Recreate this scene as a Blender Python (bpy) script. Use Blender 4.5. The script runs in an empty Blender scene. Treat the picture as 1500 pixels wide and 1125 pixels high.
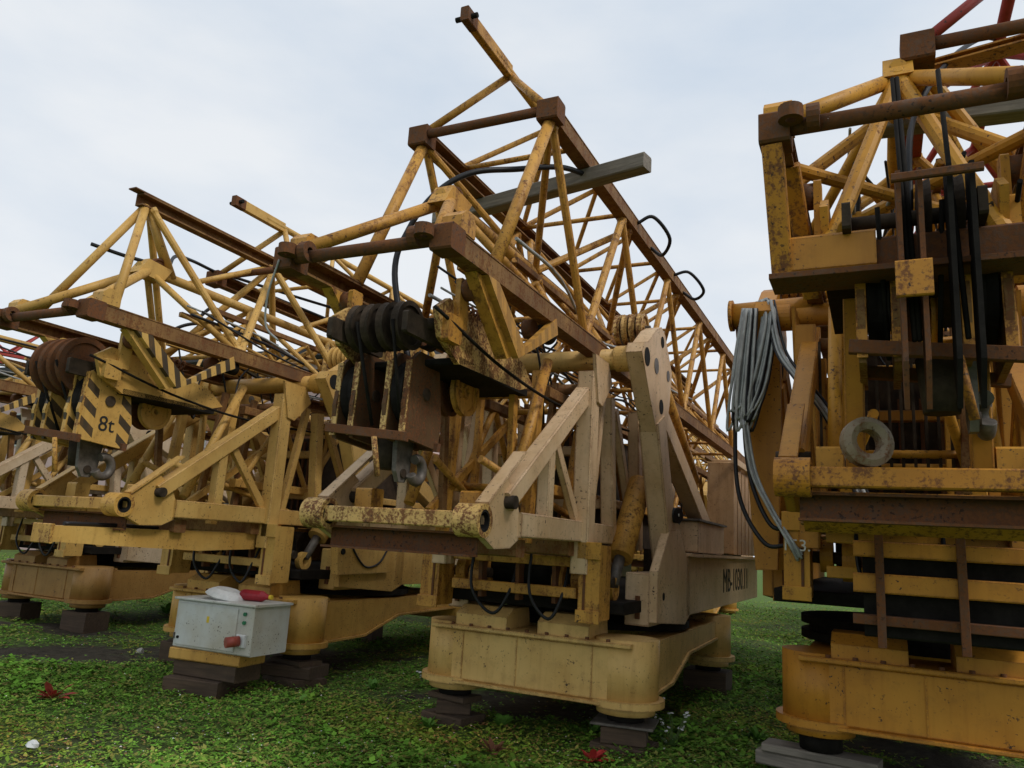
import bpy, math, random
import numpy as np
from mathutils import Vector, Matrix
random.seed(7); RNG = np.random.default_rng(11)
scn = bpy.context.scene
COL = scn.collection
# ------------------------------------------------------------------ camera
FPX, PITCH, ROLL, EYE = 1112.0, math.radians(11.76), math.radians(3.5), 1.6
cd = bpy.data.cameras.new('camera'); cam = bpy.data.objects.new('camera', cd); COL.objects.link(cam)
cd.sensor_width = 36.0; cd.lens = 36.0*FPX/1500.0; cd.clip_end = 2000; cd.clip_start = .05
RM = Matrix.Rotation(math.pi/2+PITCH, 3, 'X') @ Matrix.Rotation(ROLL, 3, 'Z')
CAM = Vector((0, 0, EYE))
cam.matrix_world = Matrix.Translation(CAM) @ RM.to_4x4()
scn.camera = cam
# ------------------------------------------------------------------ overcast daylight
SUN_EL, SUN_AZ = math.radians(48), math.radians(128)      # azimuth measured clockwise from +Y
w = bpy.data.worlds.new('World'); scn.world = w; w.use_nodes = True
nt = w.node_tree; nt.nodes.clear()
out = nt.nodes.new('ShaderNodeOutputWorld'); bg = nt.nodes.new('ShaderNodeBackground'); bg.inputs[1].default_value = .1
sky = nt.nodes.new('ShaderNodeTexSky'); sky.sky_type = 'NISHITA'; sky.sun_disc = False
sky.sun_elevation = SUN_EL; sky.sun_rotation = SUN_AZ; sky.air_density = 1.0; sky.dust_density = 2.0
tc = nt.nodes.new('ShaderNodeTexCoord'); mp = nt.nodes.new('ShaderNodeMapping'); mp.inputs['Scale'].default_value = (1, 1, 2.6)
nz = nt.nodes.new('ShaderNodeTexNoise'); nz.inputs['Scale'].default_value = 1.7; nz.inputs['Detail'].default_value = 6; nz.inputs['Roughness'].default_value = .52
rp = nt.nodes.new('ShaderNodeValToRGB'); rp.color_ramp.elements[0].position = .36; rp.color_ramp.elements[1].position = .62
rp.color_ramp.elements[0].color = (6.7, 7.6, 8.7, 1); rp.color_ramp.elements[1].color = (9.0, 9.3, 9.6, 1)
mx = nt.nodes.new('ShaderNodeMix'); mx.data_type = 'RGBA'; mx.inputs[0].default_value = .9
L = nt.links.new
L(tc.outputs['Generated'], mp.inputs[0]); L(mp.outputs[0], nz.inputs['Vector']); L(nz.outputs[0], rp.inputs[0])
L(sky.outputs[0], mx.inputs[6]); L(rp.outputs[0], mx.inputs[7]); L(mx.outputs[2], bg.inputs[0]); L(bg.outputs[0], out.inputs[0])
sd = bpy.data.lights.new('sun', 'SUN'); sun = bpy.data.objects.new('sun', sd); COL.objects.link(sun)
sd.energy = 1.5; sd.angle = math.radians(14); sd.color = (1, .95, .88)
dv = Vector((math.sin(SUN_AZ)*math.cos(SUN_EL), math.cos(SUN_AZ)*math.cos(SUN_EL), math.sin(SUN_EL)))
sun.rotation_euler = dv.to_track_quat('Z', 'Y').to_euler()
sun.location = dv*40
scn.view_settings.view_transform = 'Standard'; scn.view_settings.look = 'None'; scn.view_settings.exposure = 0.0; scn.view_settings.gamma = 1
# ------------------------------------------------------------------ materials
def newmat(name):
    m = bpy.data.materials.new(name); m.use_nodes = True
    return m, m.node_tree, m.node_tree.nodes['Principled BSDF']
def noise(t, co, scale, detail=5, rough=.6):
    n = t.nodes.new('ShaderNodeTexNoise'); n.inputs['Scale'].default_value = scale; n.inputs['Detail'].default_value = detail
    n.inputs['Roughness'].default_value = rough; t.links.new(co, n.inputs['Vector']); return n.outputs[0]
def ramp(t, v, a, b, ca=(0, 0, 0, 1), cb=(1, 1, 1, 1)):
    r = t.nodes.new('ShaderNodeValToRGB'); e = r.color_ramp.elements
    e[0].position = a; e[1].position = b; e[0].color = ca; e[1].color = cb; t.links.new(v, r.inputs[0]); return r.outputs[0]
def mixc(t, f, a, b):
    m = t.nodes.new('ShaderNodeMix'); m.data_type = 'RGBA'
    for i, v in ((0, f), (6, a), (7, b)):
        if hasattr(v, 'links'): t.links.new(v, m.inputs[i])
        else: m.inputs[i].default_value = v if i == 0 else (*v[:3], 1)
    return m.outputs[2]
def math_(t, op, a, b=0.0):
    m = t.nodes.new('ShaderNodeMath'); m.operation = op
    for i, v in enumerate((a, b)):
        if hasattr(v, 'links'): t.links.new(v, m.inputs[i])
        else: m.inputs[i].default_value = v
    return m.outputs[0]
RUST = (.075, .034, .019); RUST2 = (.23, .088, .03); GRIME = (.05, .03, .015)
def paint(name, col, rust=.3, grime=.35, rough=.5, stripes=None, col2=None, sk=.93, edge=0.0):
    """old machine paint: faded patches, rust spots and runs, dirt; optional black hazard stripes"""
    m, t, b = newmat(name)
    c = t.nodes.new('ShaderNodeTexCoord').outputs['Object']
    big = noise(t, c, 1.7, 4); mid = noise(t, c, 9, 7, .7); fine = noise(t, c, 52, 5, .7)
    mpv = t.nodes.new('ShaderNodeMapping'); mpv.inputs['Scale'].default_value = (16, 16, 1.6); t.links.new(c, mpv.inputs[0])
    run = noise(t, mpv.outputs[0], 1, 5, .6)
    c2 = col2 or (col[0]*.8, col[1]*.72, col[2]*.6)
    base = mixc(t, ramp(t, big, .35, .68), col, c2)
    if stripes:
        sp = t.nodes.new('ShaderNodeSeparateXYZ'); t.links.new(c, sp.inputs[0])
        s = math_(t, 'ADD', math_(t, 'MULTIPLY', sp.outputs[1], stripes[0]), math_(t, 'MULTIPLY', sp.outputs[2], stripes[1]))
        s = math_(t, 'FRACT', s); s = math_(t, 'GREATER_THAN', s, .52)
        if len(stripes) > 2:      # keep the middle of the plate plain
            d = math_(t, 'ABSOLUTE', math_(t, 'SUBTRACT', sp.outputs[1], stripes[2])); s = math_(t, 'MULTIPLY', s, math_(t, 'GREATER_THAN', d, stripes[3]))
        base = mixc(t, math_(t, 'MULTIPLY', s, sk), base, (.018, .02, .022))
    # grime runs
    g = math_(t, 'MULTIPLY', ramp(t, run, .5, .75), grime)
    base = mixc(t, g, base, (col[0]*.42, col[1]*.32, col[2]*.25))
    g2 = math_(t, 'MULTIPLY', ramp(t, mid, .52, .8), grime)
    base = mixc(t, g2, base, GRIME)
    # rust
    em = None
    if edge:
        bv = t.nodes.new('ShaderNodeBevel'); bv.samples = 2; bv.inputs['Radius'].default_value = .022
        ge = t.nodes.new('ShaderNodeNewGeometry'); dt = t.nodes.new('ShaderNodeVectorMath'); dt.operation = 'DOT_PRODUCT'
        t.links.new(bv.outputs[0], dt.inputs[0]); t.links.new(ge.outputs['Normal'], dt.inputs[1])
        em = math_(t, 'MULTIPLY', ramp(t, math_(t, 'SUBTRACT', 1.0, dt.outputs['Value']), .02, .2), edge)
    v = math_(t, 'ADD', math_(t, 'MULTIPLY', run, .25), math_(t, 'ADD', math_(t, 'MULTIPLY', mid, .30), math_(t, 'MULTIPLY', fine, .45)))
    if em is not None: v = math_(t, 'ADD', v, math_(t, 'MULTIPLY', em, .14))
    th = .66-.30*rust
    rm = ramp(t, v, th, th+.07)
    rc = mixc(t, fine, RUST, RUST2)
    base = mixc(t, rm, base, rc)
    chip = noise(t, c, 46, 3, .5); cl = noise(t, c, 3.1, 3)
    cm = math_(t, 'MULTIPLY', ramp(t, chip, .655-.05*rust, .675-.05*rust), ramp(t, cl, .42, .6)); base = mixc(t, cm, base, (.045, .026, .018))
    soot = math_(t, 'MULTIPLY', ramp(t, noise(t, c, 2.3, 6, .7), .45, .75), grime*.75); base = mixc(t, soot, base, (col[0]*.5, col[1]*.4, col[2]*.3))
    t.links.new(base, b.inputs['Base Color'])
    rr = math_(t, 'ADD', math_(t, 'MULTIPLY', rm, .3), rough); t.links.new(rr, b.inputs['Roughness'])
    b.inputs['Specular IOR Level'].default_value = .3
    bp = t.nodes.new('ShaderNodeBump'); bp.inputs['Strength'].default_value = .25; bp.inputs['Distance'].default_value = .004
    hh = math_(t, 'ADD', math_(t, 'MULTIPLY', fine, .6), math_(t, 'MULTIPLY', rm, -.7))
    t.links.new(hh, bp.inputs['Height']); t.links.new(bp.outputs[0], b.inputs['Normal'])
    return m
def plain(name, col, rough=.6, var=.35, scale=9, metal=0, spec=.3):
    m, t, b = newmat(name); c = t.nodes.new('ShaderNodeTexCoord').outputs['Object']
    n = noise(t, c, scale, 6, .65)
    t.links.new(mixc(t, ramp(t, n, .3, .72), tuple(x*(1-var) for x in col), tuple(min(1, x*(1+var)) for x in col)), b.inputs['Base Color'])
    b.inputs['Roughness'].default_value = rough; b.inputs['Metallic'].default_value = metal; b.inputs['Specular IOR Level'].default_value = spec
    bp = t.nodes.new('ShaderNodeBump'); bp.inputs['Strength'].default_value = .3; bp.inputs['Distance'].default_value = .006
    t.links.new(noise(t, c, scale*4, 5, .7), bp.inputs['Height']); t.links.new(bp.outputs[0], b.inputs['Normal'])
    return m
def timber(name, col):
    m, t, b = newmat(name); c = t.nodes.new('ShaderNodeTexCoord').outputs['Object']
    mpv = t.nodes.new('ShaderNodeMapping'); mpv.inputs['Scale'].default_value = (2.0, 30, 30); t.links.new(c, mpv.inputs[0])
    g = noise(t, mpv.outputs[0], 1.2, 7, .65); p = noise(t, c, 4, 4)
    a = mixc(t, ramp(t, g, .3, .7), tuple(x*.45 for x in col), col); a = mixc(t, math_(t, 'MULTIPLY', ramp(t, p, .5, .75), .6), a, tuple(x*.4 for x in col))
    t.links.new(a, b.inputs['Base Color']); b.inputs['Roughness'].default_value = .85
    bp = t.nodes.new('ShaderNodeBump'); bp.inputs['Strength'].default_value = .5; bp.inputs['Distance'].default_value = .006
    t.links.new(g, bp.inputs['Height']); t.links.new(bp.outputs[0], b.inputs['Normal']); return m
CREAM = (.63, .405, .13); PINK = (.70, .51, .32)
def palette(tag, tube, body, box, rust, stripe_grime):
    return dict(tube=paint('tube_paint_'+tag, tube, rust*.9, .35+.5*(tag == 'pink')), body=paint('body_paint_'+tag, body, rust*.5, .28, edge=1.2), base=paint('base_paint_'+tag, box, rust*.38, .32, edge=1.2),
                bar=paint('worn_bar_'+tag, box, min(.95, rust+.13), .4), rail=paint('rusty_rail_'+tag, (.30, .16, .05), .56, .65, .7, col2=(.12, .06, .028)),
                vstripe=paint('hazard_bracket_'+tag, tube, rust*.5, stripe_grime, stripes=(7.5, 2.2), sk=.3 if tag == 'pink' else .93),
                cheek=paint('hazard_cheek_'+tag, tube, rust*.6, stripe_grime, stripes=(4.2, 5.6, 0.0, .12)))
PAL_A = palette('cream', (.64, .40, .115), CREAM, (.61, .36, .09), .36, .35)
PAL_B = palette('pink', (.59, .31, .06), PINK, (.68, .45, .16), .52, .9)
PAL_C = palette('orange', (.62, .31, .035), (.52, .24, .03), (.54, .245, .03), .42, .75)
PAL_D = palette('pale', (.56, .36, .11), (.55, .43, .30), (.36, .2, .06), .32, .5)
SLAB = paint('ballast_slab_paint', (.52, .33, .17), .35, .5)
RUSTY = paint('bare_rust', (.13, .065, .035), .7, .6, .75)
DARK = plain('greasy_steel', (.014, .012, .010), .8, .5, spec=.12)
MECH = plain('dirty_mechanism', (.045, .031, .02), .75, .6, spec=.2)
HOLE = plain('dark_bore', (.008, .007, .006), .9, .2)
RUBBER = plain('black_rubber', (.014, .014, .016), .45, .3)
CABLE = plain('grey_cable', (.34, .35, .34), .55, .3)
STEEL = plain('grey_steel', (.12, .105, .09), .5, .5, 14, .2)
WOOD = timber('weathered_timber', (.27, .235, .19)); WOODD = timber('dark_sleeper', (.10, .062, .036))
RED = paint('red_paint', (.36, .045, .035), .3, .3)
CAB = paint('cabinet_grey', (.60, .62, .61), .14, .16, .45)
BLACKP = plain('black_lettering', (.02, .02, .02), .7, .2); CHALK = plain('chalk', (.6, .58, .52), .9, .2); WHITE = plain('white_plastic', (.62, .63, .62), .5, .2)
REDP = plain('red_plastic', (.30, .02, .03), .35, .3); SOCK = plain('socket_red', (.33, .07, .05), .4, .3); GREEN = plain('green_lens', (.03, .16, .08), .3, .2); YSTICK = plain('yellow_sticker', (.7, .5, .04), .5, .1)
# ------------------------------------------------------------------ mesh helpers (all in the local space of the thing)
V = Vector
def link(name, me, mat, parent=None):
    o = bpy.data.objects.new(name, me); COL.objects.link(o)
    if mat: me.materials.append(mat)
    if parent: o.parent = parent
    return o
def mesh(verts, faces, smooth=()):
    me = bpy.data.meshes.new('mesh'); me.from_pydata([tuple(v) for v in verts], [], faces)
    if smooth:
        for i in smooth: me.polygons[i].use_smooth = True
    me.update(); return me
def join(*parts):
    vs, fs, sm = [], [], []
    for (v, f, s) in parts:
        o = len(vs); so = len(fs); vs += list(v); fs += [tuple(i+o for i in q) for q in f]; sm += [i+so for i in s]
    return vs, fs, sm
def basis(d, up=(0, 0, 1)):
    d = V(d).normalized(); u = V(up)
    if abs(d.dot(u.normalized())) > .97: u = V((0, 1, 0))
    s = d.cross(u).normalized(); u = s.cross(d).normalized(); return s, u
def prism(p, q, prof, up=(0, 0, 1)):
    """extrude a 2-D profile (side, up) from p to q"""
    p, q = V(p), V(q); s, u = basis(q-p, up); n = len(prof)
    vs = [p+s*a+u*b for a, b in prof]+[q+s*a+u*b for a, b in prof]
    fs = [(i, (i+1) % n, n+(i+1) % n, n+i) for i in range(n)]+[tuple(range(n-1, -1, -1)), tuple(range(n, 2*n))]
    return vs, fs, []
def box_prof(wd, h, c=None):
    a, b = wd/2, h/2; c = c or min(a, b)*.16
    return [(-a+c, -b), (a-c, -b), (a, -b+c), (a, b-c), (a-c, b), (-a+c, b), (-a, b-c), (-a, -b+c)]
def chan_prof(wd, h, t=.014, s=1):
    a, b = wd/2, h/2
    pr = [(-a, -b), (a, -b), (a, -b+t), (-a+t, -b+t), (-a+t, b-t), (a, b-t), (a, b), (-a, b)]
    return pr if s > 0 else [(-x, y) for x, y in reversed(pr)]
def G_bar(p, q, wd, h, up=(0, 0, 1)): return prism(p, q, box_prof(wd, h), up)
def G_box(x0, x1, y0, y1, z0, z1): return prism((x0, (y0+y1)/2, (z0+z1)/2), (x1, (y0+y1)/2, (z0+z1)/2), box_prof(abs(y1-y0), abs(z1-z0), min(.012, abs(y1-y0)*.2, abs(z1-z0)*.2)))
def G_tube(p, q, r, n=12, r2=None):
    p, q = V(p), V(q); s, u = basis(q-p); r2 = r2 or r
    vs = [p+s*r*math.cos(6.2832*i/n)+u*r*math.sin(6.2832*i/n) for i in range(n)]+[q+s*r2*math.cos(6.2832*i/n)+u*r2*math.sin(6.2832*i/n) for i in range(n)]
    fs = [(i, (i+1) % n, n+(i+1) % n, n+i) for i in range(n)]
    return vs, fs+[tuple(range(n-1, -1, -1)), tuple(range(n, 2*n))], list(range(n))
def G_lathe(c, ax, prof, n=24):
    """revolve (radius, offset along axis) profile, closed loop"""
    c, ax = V(c), V(ax).normalized(); s, u = basis(ax); k = len(prof); vs = []
    for i in range(n):
        a = 6.28319*i/n; d = s*math.cos(a)+u*math.sin(a)
        vs += [c+d*r+ax*h for r, h in prof]
    fs = [(i*k+j, i*k+(j+1) % k, ((i+1) % n)*k+(j+1) % k, ((i+1) % n)*k+j) for i in range(n) for j in range(k)]
    return vs, fs, []
def G_sheave(c, ax, r, wd=.05, hub=.3):
    a = wd/2
    return G_lathe(c, ax, [(r*hub*.5, -a), (r*hub, -a), (r*hub, -a*.4), (r*.78, -a*.4), (r*.8, -a), (r, -a), (r*.93, 0), (r, a), (r*.8, a), (r*.78, a*.4), (r*hub, a*.4), (r*hub, a), (r*hub*.5, a)], 28)
def G_brace(p, q, r):
    p, q = V(p), V(q); d = q-p; l = d.length; ax = d/l
    return G_lathe(p, ax, [(.001, 0), (r*1.3, 0), (r*1.32, .035), (r*1.08, .055), (r, .07), (r, l-.07), (r*1.08, l-.055), (r*1.32, l-.035), (r*1.3, l), (.001, l)], 10)
def G_ring(c, ax, R, r, ln, n=24): return G_lathe(c, ax, [(r, -ln/2), (R, -ln/2), (R, ln/2), (r, ln/2)], n)
def G_disc(c, ax, r, ln, n=24):
    ax = V(ax).normalized(); c = V(c); return G_tube(c-ax*ln/2, c+ax*ln/2, r, n)
def G_plate(pts, nrm, th):
    nrm = V(nrm).normalized()*th/2; n = len(pts); pts = [V(p) for p in pts]
    vs = [p-nrm for p in pts]+[p+nrm for p in pts]
    return vs, [tuple(range(n-1, -1, -1)), tuple(range(n, 2*n))]+[(i, (i+1) % n, n+(i+1) % n, n+i) for i in range(n)], []
def spline(pts, k=8):
    pts = [V(p) for p in pts]; P = [pts[0]*2-pts[1]]+pts+[pts[-1]*2-pts[-2]]; o = []
    for i in range(1, len(P)-2):
        a, b, c, d = P[i-1:i+3]
        for j in range(k):
            t = j/k; o.append(.5*((2*b)+(c-a)*t+(2*a-5*b+4*c-d)*t*t+(3*b-a-3*c+d)*t**3))
    return o+[pts[-1]]
def G_hose(pts, r, k=8, n=8):
    c = spline(pts, k); vs = []; prev = None
    for i, p in enumerate(c):
        d = (c[min(i+1, len(c)-1)]-c[max(i-1, 0)]).normalized()
        s = prev-d*prev.dot(d) if prev is not None else basis(d)[0]
        s.normalize(); prev = s; u = s.cross(d)
        vs += [p+s*r*math.cos(6.2832*j/n)+u*r*math.sin(6.2832*j/n) for j in range(n)]
    fs = [(i*n+j, i*n+(j+1) % n, (i+1)*n+(j+1) % n, (i+1)*n+j) for i in range(len(c)-1) for j in range(n)]
    m = len(vs); return vs, fs+[tuple(range(n-1, -1, -1)), tuple(range(m-n, m))], list(range(len(fs)))
def part(name, g, mat, parent, label=None):
    o = link(name, mesh(*g), mat, parent)
    if label: o['label'] = label
    return o
def thing(name, label, cat, loc=(0, 0, 0), yaw=0, group=None, mat=None, g=None):
    o = bpy.data.objects.new(name, mesh(*g) if g else None); COL.objects.link(o)
    if g and mat: o.data.materials.append(mat)
    o.location = loc; o.rotation_euler = (0, 0, -math.radians(yaw)); o['label'] = label; o['category'] = cat
    if group: o['group'] = group
    return o
def text_mesh(s, size, mat, parent, M, name='lettering', depth=.002):
    cu = bpy.data.curves.new('t', 'FONT'); cu.body = s; cu.size = size; cu.extrude = depth; cu.align_x = 'CENTER'; cu.align_y = 'CENTER'; cu.resolution_u = 3
    o = bpy.data.objects.new('t', cu); COL.objects.link(o); dg = bpy.context.evaluated_depsgraph_get()
    me = bpy.data.meshes.new_from_object(o.evaluated_get(dg)); bpy.data.objects.remove(o); me.transform(M)
    me.materials.clear(); return link(name, me, mat, parent)
def facing(c, xdir, up=(0, 0, 1)):
    """matrix putting text at c reading along xdir, upright"""
    x = V(xdir).normalized(); z = x.cross(V(up)).normalized(); y = z.cross(x); M = Matrix((x, y, z)).transposed().to_4x4(); M.translation = V(c); return M
# pixel of the photograph -> direction; distance always from a plane of the thing it belongs to
class Frame:
    def __init__(s, o, yaw):
        s.o = V(o); s.yaw = yaw; s.R = Matrix.Rotation(-math.radians(yaw), 3, 'Z')
    def hit(s, px, py, ax, v):
        d = s.R.transposed() @ (RM @ V(((px-750)/FPX, -(py-562.5)/FPX, -1))); o = s.R.transposed() @ (CAM-s.o)
        return o+d*((v-o[ax])/d[ax])
    def X(s, px, py, x): return s.hit(px, py, 0, x)
    def Y(s, px, py, y): return s.hit(px, py, 1, y)
    def Z(s, px, py, z): return s.hit(px, py, 2, z)
FA = Frame((-3.01, 9.11, 0), 26); FB = Frame((.23, 7.05, 0), 26); FC = Frame((3.03, 5.76, 0), 26); FD = Frame((-6.9, 12.1, 0), 26)
W0 = Frame((0, 0, 0), 0)
# ------------------------------------------------------------------ ground
def axis_pts(a, b, fine, far):
    c = list(np.arange(a, b+1e-6, fine)); s = fine
    lo, hi = [], []
    x = b
    while x < far: s *= 1.35; x += s; hi.append(x)
    s = fine; x = a
    while x > -far: s *= 1.35; x -= s; lo.append(x)
    return np.array(lo[::-1]+c+hi)
def gz(x, y):
    return .035*np.sin(x*1.3+.4*y)*np.sin(y*.9-.5*x)+.02*np.sin(x*3.1+1)*np.sin(y*2.7)+.01*np.sin(x*7+y*3)-.03
def soil(x, y):
    """0 = bare soil, 1 = lush"""
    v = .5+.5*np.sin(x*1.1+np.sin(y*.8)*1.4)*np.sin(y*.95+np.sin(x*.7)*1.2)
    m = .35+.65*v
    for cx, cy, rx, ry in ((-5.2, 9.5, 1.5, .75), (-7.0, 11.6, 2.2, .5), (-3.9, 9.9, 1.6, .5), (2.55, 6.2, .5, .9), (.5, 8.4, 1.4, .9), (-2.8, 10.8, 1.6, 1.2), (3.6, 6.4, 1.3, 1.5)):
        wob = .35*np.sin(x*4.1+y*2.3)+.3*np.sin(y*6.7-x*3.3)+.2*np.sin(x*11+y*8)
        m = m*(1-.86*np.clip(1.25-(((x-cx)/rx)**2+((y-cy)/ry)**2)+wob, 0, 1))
    return m
gx = axis_pts(-12, 9, .25, 600); gy = axis_pts(2, 22, .25, 600)
XX, YY = np.meshgrid(gx, gy); fade = np.exp(-(np.maximum(0, np.abs(XX)-14)**2+np.maximum(0, YY-24)**2)/200)
ZZ = gz(XX, YY)*fade-.03*(1-fade); nx, ny = len(gx), len(gy)
idx = np.arange(nx*ny).reshape(ny, nx)
fc = np.stack([idx[:-1, :-1], idx[:-1, 1:], idx[1:, 1:], idx[1:, :-1]], -1).reshape(-1, 4)
me = bpy.data.meshes.new('ground'); me.from_pydata(np.stack([XX, YY, ZZ], -1).reshape(-1, 3).tolist(), [], fc.tolist()); me.shade_smooth()
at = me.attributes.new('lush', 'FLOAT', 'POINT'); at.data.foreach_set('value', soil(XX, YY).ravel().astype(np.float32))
gm, t, b = newmat('soil_and_moss'); c = t.nodes.new('ShaderNodeTexCoord').outputs['Object']
n1 = noise(t, c, .55, 5, .6); n2 = noise(t, c, 9, 8, .7)
base = mixc(t, ramp(t, n2, .3, .7), (.03, .026, .019), (.085, .072, .052))
la = t.nodes.new('ShaderNodeAttribute'); la.attribute_name = 'lush'
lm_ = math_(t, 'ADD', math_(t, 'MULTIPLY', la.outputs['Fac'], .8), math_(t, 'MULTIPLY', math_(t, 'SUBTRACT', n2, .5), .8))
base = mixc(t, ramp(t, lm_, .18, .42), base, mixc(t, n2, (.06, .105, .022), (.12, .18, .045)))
t.links.new(base, b.inputs['Base Color']); b.inputs['Roughness'].default_value = .95; b.inputs['Specular IOR Level'].default_value = .1
bp = t.nodes.new('ShaderNodeBump'); bp.inputs['Distance'].default_value = .03; t.links.new(n2, bp.inputs['Height']); t.links.new(bp.outputs[0], b.inputs['Normal'])
g = link('ground', me, gm); g['kind'] = 'structure'; g['label'] = 'grassy yard ground with patches of bare dark soil'
def leaf_cloud(n, ymin, ymax, smin, smax, hmax, cols, name, mat_name, label, kx=1.0, spread=1.0, petals=3):
    yy = np.exp(RNG.uniform(np.log(ymin), np.log(ymax), n*2)); xx = RNG.uniform(-.80, .78, n*2)*(yy+1)
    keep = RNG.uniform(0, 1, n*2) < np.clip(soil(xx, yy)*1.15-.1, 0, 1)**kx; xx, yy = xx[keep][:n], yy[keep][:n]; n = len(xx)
    s = RNG.uniform(smin, smax, n)*(1+.025*yy); hh = RNG.uniform(.1, 1, n)**1.3*hmax*(.4+.6*soil(xx, yy)); z0 = gz(xx, yy)+hh
    a0 = RNG.uniform(0, 6.28, n); vs = np.zeros((n, petals, 4, 3), np.float32); cc = np.zeros((n, petals, 4, 4), np.float32)
    pick = RNG.integers(0, len(cols), n); base = np.array(cols)[pick]*RNG.uniform(.75, 1.3, n)[:, None]*(1.08+.25*np.sin(xx*1.7+np.sin(yy*1.3)*2)*np.sin(yy*2.1+xx*.6))[:, None]*np.array([1.0, 1.0, 1.0])
    dry = np.clip(np.sin(xx*.9-1.2)*np.sin(yy*1.6+xx*.5)-.25, 0, 1)[:, None]; base = base*(1-dry)+dry*base*np.array([1.7, 1.05, 1.0])
    for k in range(petals):
        a = a0+6.283*k/petals+RNG.uniform(-.3, .3, n); tl = RNG.uniform(-.25, .55, n)
        d = np.stack([np.cos(a)*np.cos(tl), np.sin(a)*np.cos(tl), np.sin(tl)], -1); sd_ = np.stack([-np.sin(a), np.cos(a), RNG.uniform(-.3, .3, n)], -1)
        p0 = np.stack([xx, yy, z0], -1); S = s[:, None]
        vs[:, k, 0] = p0; vs[:, k, 1] = p0+d*S*.6*spread+sd_*S*.42; vs[:, k, 2] = p0+d*S*1.15*spread; vs[:, k, 3] = p0+d*S*.6*spread-sd_*S*.42
        cc[:, k, :, :3] = base[:, None, :]; cc[..., 3] = 1
    V_ = vs.reshape(-1, 3); me = bpy.data.meshes.new(name); m = len(V_)//4
    me.vertices.add(len(V_)); me.vertices.foreach_set('co', V_.ravel()); me.loops.add(m*4); me.loops.foreach_set('vertex_index', np.arange(m*4, dtype=np.int32))
    me.polygons.add(m); me.polygons.foreach_set('loop_start', np.arange(0, m*4, 4, dtype=np.int32)); me.polygons.foreach_set('loop_total', np.full(m, 4, np.int32))
    at = me.attributes.new('leaf_col', 'FLOAT_COLOR', 'POINT'); at.data.foreach_set('color', cc.reshape(-1)); me.update(); me.validate()
    mt, t, b = newmat(mat_name); an = t.nodes.new('ShaderNodeAttribute'); an.attribute_name = 'leaf_col'; t.links.new(an.outputs[0], b.inputs['Base Color'])
    b.inputs['Roughness'].default_value = .8; b.inputs['Specular IOR Level'].default_value = .06
    o = link(name, me, mt); o['kind'] = 'stuff'; o['label'] = label; o['category'] = 'ground cover'; return o
GREENS = [(.12, .29, .03), (.16, .34, .045), (.09, .23, .025), (.20, .35, .05), (.13, .25, .04), (.25, .28, .06), (.21, .15, .06)]
leaf_cloud(150000, 4.6, 30, .011, .024, .05, GREENS, 'clover', 'clover_leaf', 'low clover and weeds covering the yard ground', 1.2)
leaf_cloud(35000, 4.6, 26, .016, .034, .07, [(.10, .20, .025), (.14, .24, .035), (.07, .14, .02), (.20, .21, .05)], 'grass', 'grass_blade', 'short grass blades growing through the clover', 1.6, 1.6, 2)
leaf_cloud(9000, 4.6, 20, .03, .055, .11, [(.10, .23, .025), (.14, .29, .035), (.08, .17, .02)], 'broadleaf_weeds', 'broad_leaf', 'patches of taller broad leaved weeds in the clover', 7, 1.1, 4)
leaf_cloud(900, 4.6, 11, .006, .010, .10, [(.7, .7, .66), (.75, .74, .7)], 'clover_flowers', 'clover_petal', 'tiny white flowers dotted over the green ground', .6, .8, 5)
# ------------------------------------------------------------------ far building behind the yard
wallm = plain('pink_render', (.55, .40, .38), .9, .12, .6); roofm = plain('dark_roof', (.05, .05, .055), .8, .3, 3)
b0, b1 = V((-30, 39, 0)), V((-4.6, 27.2, 0)); bd = (b1-b0).normalized(); bn = V((-bd.y, bd.x, 0))
bld = thing('building', 'long pink rendered building with dark roof beyond the cranes', 'building', (b0+b1)/2)
ml = (b1-b0).length/2; rot = Matrix((bd, bn, V((0, 0, 1)))).transposed().to_4x4(); bld.rotation_euler = rot.to_euler()
part('wall', G_box(-ml, ml, 0, 9, -.2, 8.0), wallm, bld)
rf = part('roof', prism((-ml-.5, 4.5, 8.0), (ml+.5, 4.5, 8.0), [(-5.2, .02), (5.2, .02), (5.2, .3), (0, 1.6), (-5.2, .3)]), roofm, bld)
for i in range(9):
    x = -ml+1.6+i*2.9; wn = part('window', G_box(x-.6, x+.6, -.04, .1, 4.6, 6.2), plain('window_frame_%d' % i, (.5, .5, .48), .6) if i == 0 else bpy.data.materials['window_frame_0'], bld)
    part('pane', G_box(x-.5, x+.5, -.06, .05, 4.7, 6.1), HOLE, wn)
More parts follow.
